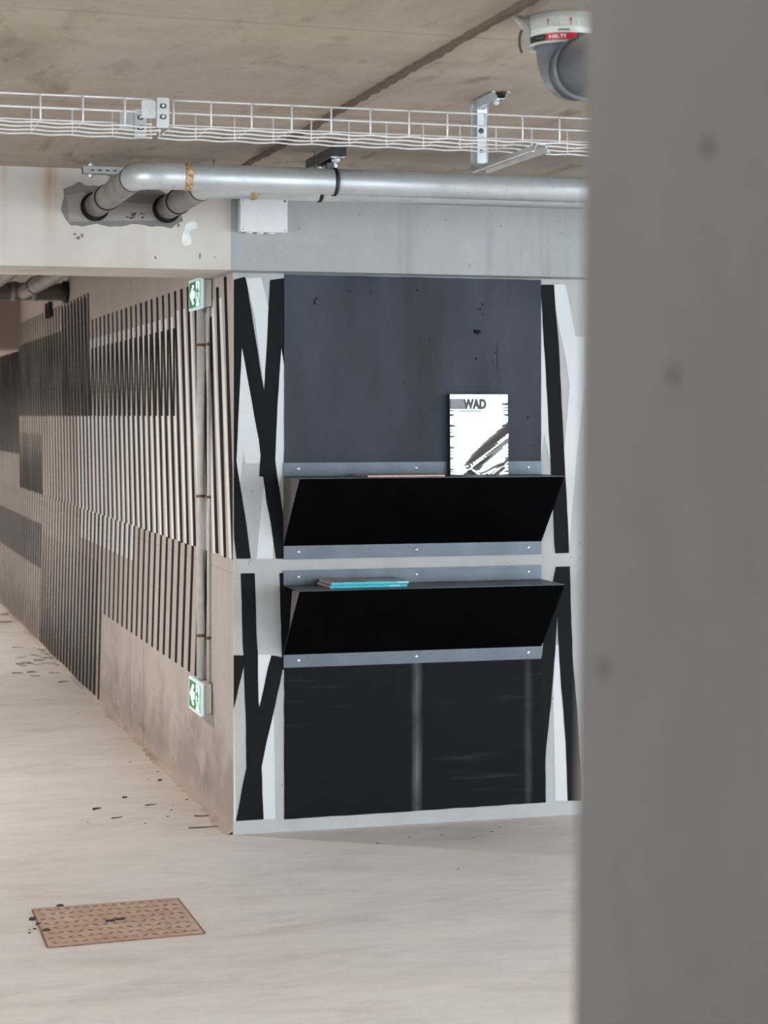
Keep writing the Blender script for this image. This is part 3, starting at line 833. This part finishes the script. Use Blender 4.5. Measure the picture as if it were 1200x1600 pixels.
def collar_text(s, s0, z0, width, height, mat, nm, bold=.0):
    vs, fs = text_mesh(s, 1.0, bold)
    xs = [v.x for v in vs]; zs = [v.y for v in vs]
    r = cr + .0014; out = []
    for v in vs:
        a_ = A0 + (s0 + (v.x - min(xs)) / (max(xs) - min(xs)) * width) / r
        out.append((px_ + r*math.cos(a_), py_ + r*math.sin(a_), z0 + (v.y - min(zs)) / (max(zs) - min(zs)) * height))
    MB().add(out, fs).build(nm, mat, red_label, normals=False)
collar_text('HILTI', -.034, cz0 + .0075, .036, .0080, M_WHITEPRINT, 'red_label_lettering', .03)
m = MB()
for q in range(8): arc_patch(m, -.014 + q * .0031, -.014 + q * .0031 + .0024, cz0 + .0235, cz0 + .0265, nseg=1)
m.build('small_print', M_BLACKPRINT, t)
m = MB()
for q in range(6): arc_patch(m, .031 + q * .0030, .031 + q * .0030 + .0020, cz0 + .012, cz0 + .0145, cr + .0012, nseg=1)
for q in range(7): arc_patch(m, -.07 + q * .0030, -.07 + q * .0030 + .0020, cz0 + .010, cz0 + .012, cr + .0012, nseg=1)
m.build('small_print', M_GREYPRINT, t)
# fixing hook on the left of the collar
hd = Vector((-CS, SN, 0)); sd = Vector((-SN, -CS, 0))
hb = Vector((px_, py_, 0)) + hd * (cr + .001)
def hp(o_, z, s_=0): return hb + hd * o_ + sd * s_ + Vector((0, 0, z))
m = MB()
m.prism([hp(-.004, cz0 - .004), hp(.004, cz0 - .004), hp(.010, CEIL - .030), hp(.030, CEIL - .004), hp(.034, CEIL - .001), hp(.026, CEIL - .001), hp(.004, CEIL - .022), hp(-.002, CEIL - .026)], sd * .022)
m.build('hook', M_ZINC, t)
pts = [hp(.012 + .007 * math.sin(R(a_)), cz0 + .012 + .024 * math.cos(R(a_)), .01) for a_ in range(0, 200, 20)]
MB().tube(pts, .003, 8).build('hook_strap', M_STRUT, t)

# ------------------------------------------------------------------ magazine racks (folded steel shelves)
SX0, SX1, SD = .187, 1.190, .25
def shelf(zt, ztf, zb, zbf, label, full):
    t = thing('magazine_shelf', (SX0, 0, zb), label, 'shelf', None)
    th = .003
    MB().box((SX0, -.0075, zt), (SX1, -.0045, ztf)).build('upper_flange', M_STEEL, t)
    MB().box((SX0, -.0075, zbf), (SX1, -.0045, zb)).build('lower_flange', M_STEEL, t)
    MB().box((SX0, -SD, zt - th), (SX1, -.0045, zt)).build('shelf_top', M_SHELFTOP, t)
    MB().prism([(SX0, -SD, zt - th), (SX0, -SD + .004, zt - th), (SX0, -.0045, zb + .002), (SX0, -.0075, zb)], (SX1 - SX0, 0, 0)).build('sloping_front', M_SHELF, t)
    MB().tube([(SX0, -SD, zt - .0015), (SX1, -SD, zt - .0015)], .0018, 6).build('front_edge', M_STEEL, t)
    MB().tube([(SX0 - .0005, -SD, zt - .002), (SX0 - .0005, -.0035, zb)], .0012, 6).build('front_edge', M_STEEL, t)
    e = .002
    def yz(f): return (-SD + (SD - .006) * f, zt - th - (zt - th - zb) * f)      # along the slope
    if full: P = [(-SD, zt - th), (-.005, zt - th), (-.005, zb + .004)]
    else:
        a_, b_ = yz(.60), None
        P = [(-SD, zt - th), (-SD + .105, zt - th - .004), (a_[0] + .003, a_[1])]
    MB().prism([(SX0 - e / 2, y, z) for y, z in P], (e, 0, 0)).build('end_cheek', M_CHEEK, t)
    if full: MB().prism([(SX1 - e / 2, y, z) for y, z in P], (e, 0, 0)).build('end_cheek', M_CHEEK, t)
    for x in (.243, .694, 1.137):
        for z in ((zt + ztf) / 2 + .002, (zb + zbf) / 2 + .002):
            MB().dome((x, -.0075, z), (0, -1, 0), .0062, .004, 10).build('rivet', M_RIVET, t)
    return t
shelf(1.300, 1.349, 1.045, .996, 'upper black steel magazine shelf with sloping front on the black panel', True)
shelf(.902, .955, .647, .600, 'lower black steel magazine shelf with sloping front, cyan magazines on it', False)

# standing foil magazine
mx0, mx1, mh, mt = .818, 1.046, .300, .012
mz = 1.3005; ybase = -.034; tilt = R(1.6)
t = thing('magazine', ((mx0 + mx1) / 2, ybase, mz), 'mirror foil magazine titled WAD standing on the upper shelf', 'magazine')
def mp(u, v, d=0):    # u,v across/up the cover, d proud of it
    return Vector((mx0 + u * (mx1 - mx0), ybase + math.sin(tilt) * v * mh - d * math.cos(tilt), mz + math.cos(tilt) * v * mh - d * math.sin(tilt) + .0004))
def bulge(u, v):
    """crumpled foil: a broad trough running up to the right and folds in the lower right corner"""
    s_ = (v - .02) - (u - .22) * .62
    g = .0058 * math.exp(-(s_ / .085) ** 2) * min(1, max(0, (u - .15) * 3)) * (1 + .12 * math.sin(u * 60) * math.sin(v * 90 + u * 20))
    s2 = (v + .01) - (u - .70) * .55
    g += .0016 * math.exp(-(s2 / .03) ** 2) * (1 if u > .6 else max(0, (u - .4) * 5))
    g += .0009 * math.exp(-((v - .05 - .05 * math.sin(u * 9)) / .025) ** 2) * (u > .3)
    edge = min(u, 1 - u) 
    g += .0005 * math.sin(v * 70 + 5 * math.sin(v * 23)) * max(0, 1 - edge / .12)
    return g
NU, NV = 60, 80
vs = []; fs = []
for jv in range(NV + 1):
    for iu in range(NU + 1):
        u, v = iu / NU, jv / NV; vs.append(mp(u, v, .0042 + bulge(u, v)))
fs = [(jv*(NU+1)+iu, jv*(NU+1)+iu+1, (jv+1)*(NU+1)+iu+1, (jv+1)*(NU+1)+iu) for jv in range(NV) for iu in range(NU)]
fc = MB().add(vs, fs, True).build('front_cover', M_FOIL, t, normals=False)
MB().add([mp(0,0,0), mp(1,0,0), mp(1,1,0), mp(0,1,0), mp(0,0,-mt), mp(1,0,-mt), mp(1,1,-mt), mp(0,1,-mt)],
         [(0,1,2,3),(4,7,6,5),(0,4,5,1),(1,5,6,2),(2,6,7,3),(3,7,4,0)]).build('page_block', M_PAGE, t)
MB().add([mp(-.008,0,.003), mp(0,0,.003), mp(0,1,.003), mp(-.008,1,.003), mp(-.008,0,-mt), mp(0,0,-mt), mp(0,1,-mt), mp(-.008,1,-mt)],
         [(0,1,2,3),(4,7,6,5),(0,4,5,1),(1,5,6,2),(2,6,7,3),(3,7,4,0)]).build('spine', M_BLACKPRINT, t)
# printed title: grey block, WAD, rule
def strip(mb, u0, v0, u1, v1, d=.0066): mb.add([mp(u0,v0,d), mp(u1,v0,d), mp(u1,v1,d), mp(u0,v1,d)], [(0,1,2,3)])
M_TITLE = plain('grey_title_print', (62, 64, 68), .5); M_TITLEBLOCK = plain('silver_grey_print', (112, 114, 118), .4, .3)
m = MB(); m.add([mp(.005,.815,.0066), mp(.27,.815,.0066), mp(.225,.945,.0066), mp(.005,.945,.0066)], [(0,1,2,3)]); m.build('title_block', M_TITLEBLOCK, fc)
tv, tf = text_mesh('WAD', 1.0, .055)
xs = [v.x for v in tv]; zs = [v.y for v in tv]
out = [mp(.225 + (v.x - min(xs)) / (max(xs) - min(xs)) * .40, .815 + (v.y - min(zs)) / (max(zs) - min(zs)) * .13, .0069) for v in tv]
MB().add(out, tf).build('title_lettering', M_TITLE, fc, normals=False)
m = MB(); strip(m, .15, .788, .53, .799); m.build('title_rule', M_TITLE, fc)

# lying magazines
def lying(x0, x1, y0, y1, z, h, spine, cov, label, group=None, sag=0.0):
    t = thing('magazine', ((x0+x1)/2, (y0+y1)/2, z), label, 'magazine', group)
    e = .0015
    MB().box((x0 + .001, y0 + .002, z + .0003 + e), (x1 - .001, y1 - .001, z + h - e)).build('page_block', M_PAGE, t)
    MB().box((x0, y0, z + h - e), (x1, y1, z + h)).build('front_cover', cov, t)
    MB().box((x0, y0, z + .0003), (x1, y1, z + .0003 + e)).build('back_cover', cov, t)
    MB().bbox((x0, y0 - .0015, z + .0003), (x1, y0 + .002, z + h), .0008, 2, 'x').build('spine', spine, t)
    return t
a = lying(.312, .600, -.200, -.014, .9022, .0110, M_CYAN, M_COVER, 'cyan-spined magazine lying on the lower shelf, under another one')
b = lying(.318, .607, -.196, -.012, .9135, .0105, M_CYAN, M_COVER, 'cyan-spined magazine with grey and red cover, topmost on the lower shelf')
for par, xx, zz in ((a, .545, .9062), (b, .565, .9176)):
    y = -.2022 if par is a else -.1982
    m = MB()
    for q in range(7): m.box((xx + q * .006 - (.0 if par is b else .012), y, zz), (xx + q * .006 + .0042 - (.0 if par is b else .012), y + .0005, zz + .0032))
    m.build('spine_print', M_WHITEPRINT, par)
lying(.445, .735, -.226, -.018, 1.3002, .0068, M_PINK, M_COVER, 'thin magazine with pale pink spine lying flat on the upper shelf')

# ------------------------------------------------------------------ exit signs and conduits
def exit_sign(y0, y1, z0, z1, label):
    t = thing('exit_sign', (0, (y0+y1)/2, z0), label, 'sign')
    MB().bbox((-.036, y0 + .012, z0 + .008), (-.003, y1 - .012, z1 - .005), .006, 3, 'x').build('housing', M_SIGNBODY, t)
    MB().bbox((-.004, y0 + .006, z0 + .004), (-.0022, y1 - .006, z1 - .002), .006, 3, 'x').build('back_plate', M_STRUT, t)
    MB().bbox((-.047, y0, z0), (-.036, y1, z1), .006, 3, 'x').build('frame', M_SIGNFRAME, t)
    w = y1 - y0; h = z1 - z0
    def f(u, v, d=.0475): return (-d, y1 - u * w, z0 + v * h)    # u to the right as seen
    def poly(mb, pts, d): mb.add([f(u, v, d) for u, v in pts], [tuple(range(len(pts)))])
    m = MB(); poly(m, [(.04,.08),(.96,.08),(.96,.92),(.04,.92)], .0475); pg = m.build('panel', M_SIGNGREEN, t)
    m = MB()
    poly(m, [(.10,.50),(.27,.50),(.47,.78),(.36,.84)], .0482)
    poly(m, [(.10,.50),(.36,.16),(.47,.22),(.27,.50)], .0482)
    poly(m, [(.27,.62),(.52,.62),(.52,.38),(.27,.38),(.20,.50)], .0483)
    m.build('arrow', M_SIGNWHITE, pg, normals=False)
    m = MB(); poly(m, [(.61,.10),(.90,.10),(.90,.90),(.61,.90)], .0482); m.build('doorway', M_SIGNWHITE, pg, normals=False)
    m = MB()                                                   # running figure in green
    hd_ = [(.745 + .035 * math.cos(R(a_)), .78 + .06 * math.sin(R(a_))) for a_ in range(0, 360, 30)]
    poly(m, hd_, .0489)
    poly(m, [(.70,.70),(.80,.70),(.79,.45),(.71,.45)], .0489)
    poly(m, [(.70,.70),(.63,.58),(.66,.52),(.74,.64)], .0490)
    poly(m, [(.78,.68),(.88,.56),(.86,.50),(.76,.60)], .0490)
    poly(m, [(.71,.47),(.66,.30),(.62,.20),(.66,.17),(.72,.30),(.77,.46)], .0490)
    poly(m, [(.74,.47),(.82,.34),(.86,.17),(.90,.19),(.87,.36),(.79,.48)], .0490)
    m.build('running_figure', M_SIGNGREEN, pg, normals=False)
    return t
exit_sign(.370, .622, 1.930, 2.049, 'upper green and white exit sign with arrow, just below the beam')
exit_sign(.370, .622, .376, .502, 'lower green and white exit sign with arrow, near the floor')
t = thing('conduit', (-.022, .47, .50), 'thick pale grey conduit running down the striped wall between the exit signs', 'conduit')
MB().tube([(-.020, .515, .4985), (-.020, .515, 1.934)], .0165, 16).build('tube', M_CONDUIT, t)
for z in (1.79, 1.205, .665):
    MB().ring((-.020, .515, z), (0, 0, 1), .0160, .0185, .010, 16).build('clip', M_CLIP, t)
t = thing('conduit', (-.010, .395, .50), 'thin grey conduit beside the thick one on the striped wall', 'conduit')
MB().tube([(-.0085, .415, .4985), (-.0085, .415, 1.934)], .0065, 10).build('tube', M_CONDUIT, t)
for z in (1.79, 1.205, .665):
    MB().box((-.016, .405, z), (-.001, .426, z + .010)).build('clip', M_CLIP, t)

# ------------------------------------------------------------------ pipes in the lane beyond the beam
t = thing('drain_pipe', (0, 4.8, 2.258), 'dark horizontal pipe under the ceiling beyond the beam at left', 'pipe')
MB().tube([(-3.5, 4.8, 2.258), (-.03, 4.8, 2.258)], .052, 20).build('pipe_run', M_GREYPIPE, t)
MB().ring((-.035, 4.8, 2.258), (1, 0, 0), .050, .066, .034, 20).build('wall_socket', M_RUBBER, t)
MB().ring((-.34, 4.8, 2.258), (1, 0, 0), .050, .058, .04, 20).build('socket_rim', M_GREYPIPE, t)
MB().ring((-.22, 4.8, 2.258), (1, 0, 0), .050, .058, .04, 20).build('socket_rim', M_GREYPIPE, t)
for xs, lb in ((-.263, 'dark pipe running back under the ceiling to join the cross pipe'), (-.515, 'dark pipe beyond the beam, left of the one that joins the cross pipe')):
    t = thing('drain_pipe', (xs, .32, PZ), lb, 'pipe')
    MB().tube([(xs, .321, PZ), (xs, 4.746, PZ)], .046, 20).build('pipe_run', M_GREYPIPE, t)
    MB().ring((xs, 4.15, PZ), (0, 1, 0), .045, .050, .02, 20).build('rubber_band', M_RUBBER, t)
t = thing('pipe_bracket', (0, 5.68, 2.2), 'small dark bracket on the striped wall under the dark pipe', 'bracket')
MB().box((-.03, 5.58, 2.15), (-.0022, 5.63, 2.245)).build('lug', M_RUBBER, t)
MB().box((-.03, 5.73, 2.145), (-.0022, 5.78, 2.24)).build('lug', M_RUBBER, t)

# ------------------------------------------------------------------ rusty cover in the floor
c4 = [on_z(x, y, .004) for x, y in ((52,1420),(276,1403),(318,1457),(76,1479))]
ctr = sum(c4, Vector((0,0,0))) / 4; ctr.z = 0
t = thing('manhole_cover', ctr, 'rusty chequer-plate cover set in the floor at lower left', 'manhole cover')
MB().prism([(p.x, p.y, .0002) for p in c4], (0, 0, .004)).build('plate', M_RUST, t)
fr = MB()
for i in range(4):
    a, b = c4[i], c4[(i+1) % 4]; d = (b - a).normalized(); n_ = Vector((d.y, -d.x, 0))
    o_ = [a, b, b + n_ * .006, a + n_ * .006]
    o2 = [a, b, b - n_ * .006, a - n_ * .006]
    c_ = ((a + b) / 2 - ctr).dot(n_)
    q = o_ if c_ > 0 else o2
    MB().prism([(p.x, p.y, .0002) for p in q], (0, 0, .0032)).build('frame_edge', M_TREAD, t)
tr_ = MB(); NR, NC = 8, 15
for r_ in range(NR):
    for c_ in range(NC):
        u, v = (c_ + .5 + .25 * (r_ % 2)) / (NC + .5), (r_ + .5) / NR
        p = c4[0].lerp(c4[1], u).lerp(c4[3].lerp(c4[2], u), v)
        ax = (c4[1] - c4[0]).normalized(); ay = (c4[3] - c4[0]).normalized()
        d = (ax + ay).normalized() if (r_ + c_) % 2 else (ax - ay).normalized()
        e = Vector((d.y, -d.x, 0)); l_, w_ = .017, .0058
        tr_.add([(p + d*l_).to_tuple()[:2] + (.0042,), (p + e*w_).to_tuple()[:2] + (.0042,), (p - d*l_).to_tuple()[:2] + (.0042,), (p - e*w_).to_tuple()[:2] + (.0042,), (p.x, p.y, .0075)],
                [(0,1,4),(1,2,4),(2,3,4),(3,0,4)])
o = tr_.build('tread_pattern', M_TREAD, t); o['kind'] = 'stuff'
m = MB()
for u, v in ((.46, .5), (.53, .48)):
    p = c4[0].lerp(c4[1], u).lerp(c4[3].lerp(c4[2], u), v); m.box((p.x - .014, p.y - .006, .0040), (p.x + .014, p.y + .006, .0078))
m.build('lifting_slot', M_STONE, t)
def rock(px, py, s, mat, label, group, nm='rubble', cat='rubble'):
    p = on_z(px, py, 0); m = MB(); n = 7; vs = []
    for k, (h, f) in enumerate(((.0003, 1), (.5, 1.05), (.9, .6))):
        for q in range(n):
            a_ = 2 * math.pi * q / n; rr = s * f * random.uniform(.7, 1.15)
            vs.append((p.x + rr * math.cos(a_), p.y + rr * .8 * math.sin(a_), max(.0003, s * h * .62 * (1 if k else 0))))
    vs.append((p.x, p.y, s * .62))
    fs = [(k*n+q, k*n+(q+1)%n, (k+1)*n+(q+1)%n, (k+1)*n+q) for k in range(2) for q in range(n)] + [(2*n+q, 2*n+(q+1)%n, 3*n) for q in range(n)] + [tuple(range(n))]
    o = m.add(vs, fs).build(nm, mat); o.data.transform(Matrix.Translation(-p)); o.location = p
    return tag(o, label, cat, group)
for x, y, s in ((51,1437,.013),(61,1445,.011),(72,1456,.015),(94,1416,.011),(46,1458,.005),(54,1452,.006),(46,1453,.004)):
    rock(x, y, s, M_STONE, 'small dark lump of rubble at the left edge of the rusty cover', 'rubble by the rusty cover')

# ------------------------------------------------------------------ litter on the floor
def twig(px, py, L_, ang_, r, mat, nm, label, cat, group):
    p = on_z(px, py, 0); d = Vector((math.cos(ang_), math.sin(ang_), 0)); e = Vector((-d.y, d.x, 0))
    bend = random.uniform(-.15, .15)
    if nm == 'leaf':
        m = MB(); n = 6; vs = []
        for q in range(n + 1):
            f = q / n; w = r * 3 * math.sin(math.pi * min(.97, max(.06, f)))
            c_ = d * (f - .5) * L_ + e * (bend * L_ * math.sin(math.pi * f)); z = .0012 + .006 * (f - .5) ** 2 * 4
            vs += [c_ + e * w + Vector((0,0,z + .002)), c_ + Vector((0,0,z)), c_ - e * w + Vector((0,0,z + .002))]
        fs = [(3*q+k_, 3*q+k_+1, 3*q+k_+4, 3*q+k_+3) for q in range(n) for k_ in range(2)]
        o = m.add(vs, fs, True).build(nm, mat, normals=False)
    else:
        pts = [d * (q/5 - .5) * L_ + e * (bend * L_ * math.sin(math.pi * q/5)) + Vector((0,0,r + .0003)) for q in range(6)]
        o = MB().tube(pts, [r, r, r*.9, r*.8, r*.7, r*.4], 6).build(nm, mat)
    o.location = p
    return tag(o, label, cat, group)
GL = 'dry scrap of leaf litter lying by the foot of the far striped wall'
for x, y in ((66,1016),(72,1022),(58,1026),(53,1024),(85,1030),(79,1028),(68,1028),(40,1036),(47,1037),(60,1039),(31,1038),(36,1041),(49,1050),(55,1057),(50,1051),(86,1052),(27,1052),(99,1066),(28,1012),(33,1028),(62,1032),(75,1018),(80,1037),(90,1040)):
    twig(x + random.uniform(-1,1), y, random.uniform(.03, .085), random.uniform(-.6, .5), random.uniform(.002, .0035), M_LEAF, random.choice(['leaf','twig']), GL, 'litter', 'leaf litter by the far wall')
for x, y, lb in ((8,972,'black scrap lying on the floor near the left edge, far down the lane'),(11,960,'brown scrap near the left edge, above the black scrap')):
    twig(x, y, .13, 0, .012, M_LEAF, 'leaf', lb, 'litter', None)
for x, y, L_, a_, lb in ((318,1275,.07,-.1,'curved brown twig near the concrete corner, the upper of two long ones'),
        (322,1293,.13,.0,'long thin brown twig on the floor beside the concrete corner'),
        (152,1265,.035,.3,'short dark twig on the open floor below the striped wall'),
        (183,1278,.05,.4,'thin curved twig right of the short dark one'),
        (236,1258,.05,.4,'thin pale brown twig below the side wall'),
        (250,1220,.02,.3,'dark crumb near the foot of the side wall'),
        (195,1247,.02,.2,'tiny twig left of the thin pale brown twig')):
    twig(x, y, L_, a_, .0022 if L_ > .04 else .004, M_TWIG, 'twig', lb, 'twig', None)
GC = 'tiny dark crumb scattered on the concrete floor'
for x, y in ((55,1226),(164,1134),(186,1135),(203,1191),(123,1115),(338,1272),(247,1206),(232,1218),(268,1266),(262,1276),(227,1287),(137,1285),(292,1250),(270,1258),(740,1310),(780,1293),(768,1300),(716,1358),(640,1308),(690,1305),(590,1318)):
    rock(x, y, random.uniform(.003, .0055), M_LEAF, GC, 'crumbs on the floor', 'crumb', 'crumb')
for x, y, s, lb in ((276,1226,.010,'white scrap near the foot of the side wall'),(90,1259,.007,'white scrap on the open floor at left'),(136,1136,.006,'pale scrap on the floor below the striped wall')):
    rock(x, y, s, M_PALE, lb, None, 'scrap', 'scrap')

# ------------------------------------------------------------------ luminaires outside the frame: one short lane lamp, the rest added fill
def lamp(x, y, power, label, along='x', col=(1, .95, .90), half=.6, drop=0.0):
    t = thing('ceiling_lamp', (x, y, CEIL), label, 'lamp')
    l_, w_ = (half, .05) if along == 'x' else (.05, half)
    MB().box((x - l_, y - w_, CEIL - drop - .04), (x + l_, y + w_, CEIL - drop - .0003)).build('housing', M_LAMPBODY, t)
    d = (1, 0, 0) if along == 'x' else (0, 1, 0)
    e = half - .02
    MB().tube([(x - d[0]*e, y - d[1]*e, CEIL - drop - .058), (x + d[0]*e, y + d[1]*e, CEIL - drop - .058)], .013, 12).build('tube', M_LAMP, t)
    if drop:
        for q in (-.7, .7):
            MB().tube([(x + d[0]*e*q, y + d[1]*e*q, CEIL - drop - .001), (x + d[0]*e*q, y + d[1]*e*q, CEIL)], .004, 8).build('hanger', M_ZINC, t)
    ld = bpy.data.lights.new('tube_light', 'AREA'); ld.shape = 'RECTANGLE'
    ld.size, ld.size_y = (2 * e, .06) if along == 'x' else (.06, 2 * e)
    ld.energy = power; ld.color = col
    o = bpy.data.objects.new('tube_light', ld); C.objects.link(o); o.parent = t; o.location = (0, 0, -.075 - drop)
    return t
lamp(-2.0, 1.3, 50, 'short ceiling lamp in the lane behind the beam, outside the picture', 'y', half=.08, col=(1, .92, .86), drop=.13)
lamp(-2.6, 6.0, 105, 'added unseen fill lamp far down the lane, outside the picture', 'y', drop=.13)  # added to brighten the far lane
lamp(-2.6, 11.0, 170, 'added unseen fill lamp at the far end of the lane, outside the picture', 'y', drop=.13)  # added to brighten the end of the lane
lamp(-.9, -4.7, 48, 'added unseen fill lamp over the drive ahead of the camera, above the picture', 'x')  # added to light the floor from above
lamp(-3.6, -2.6, 26, 'added unseen fill lamp over the drive left of the picture', 'x')  # added fill for the floor from the left
lamp(3.2, -3.4, 40, 'added unseen fill lamp over the drive right of the picture', 'x')  # added fill for the floor from the right
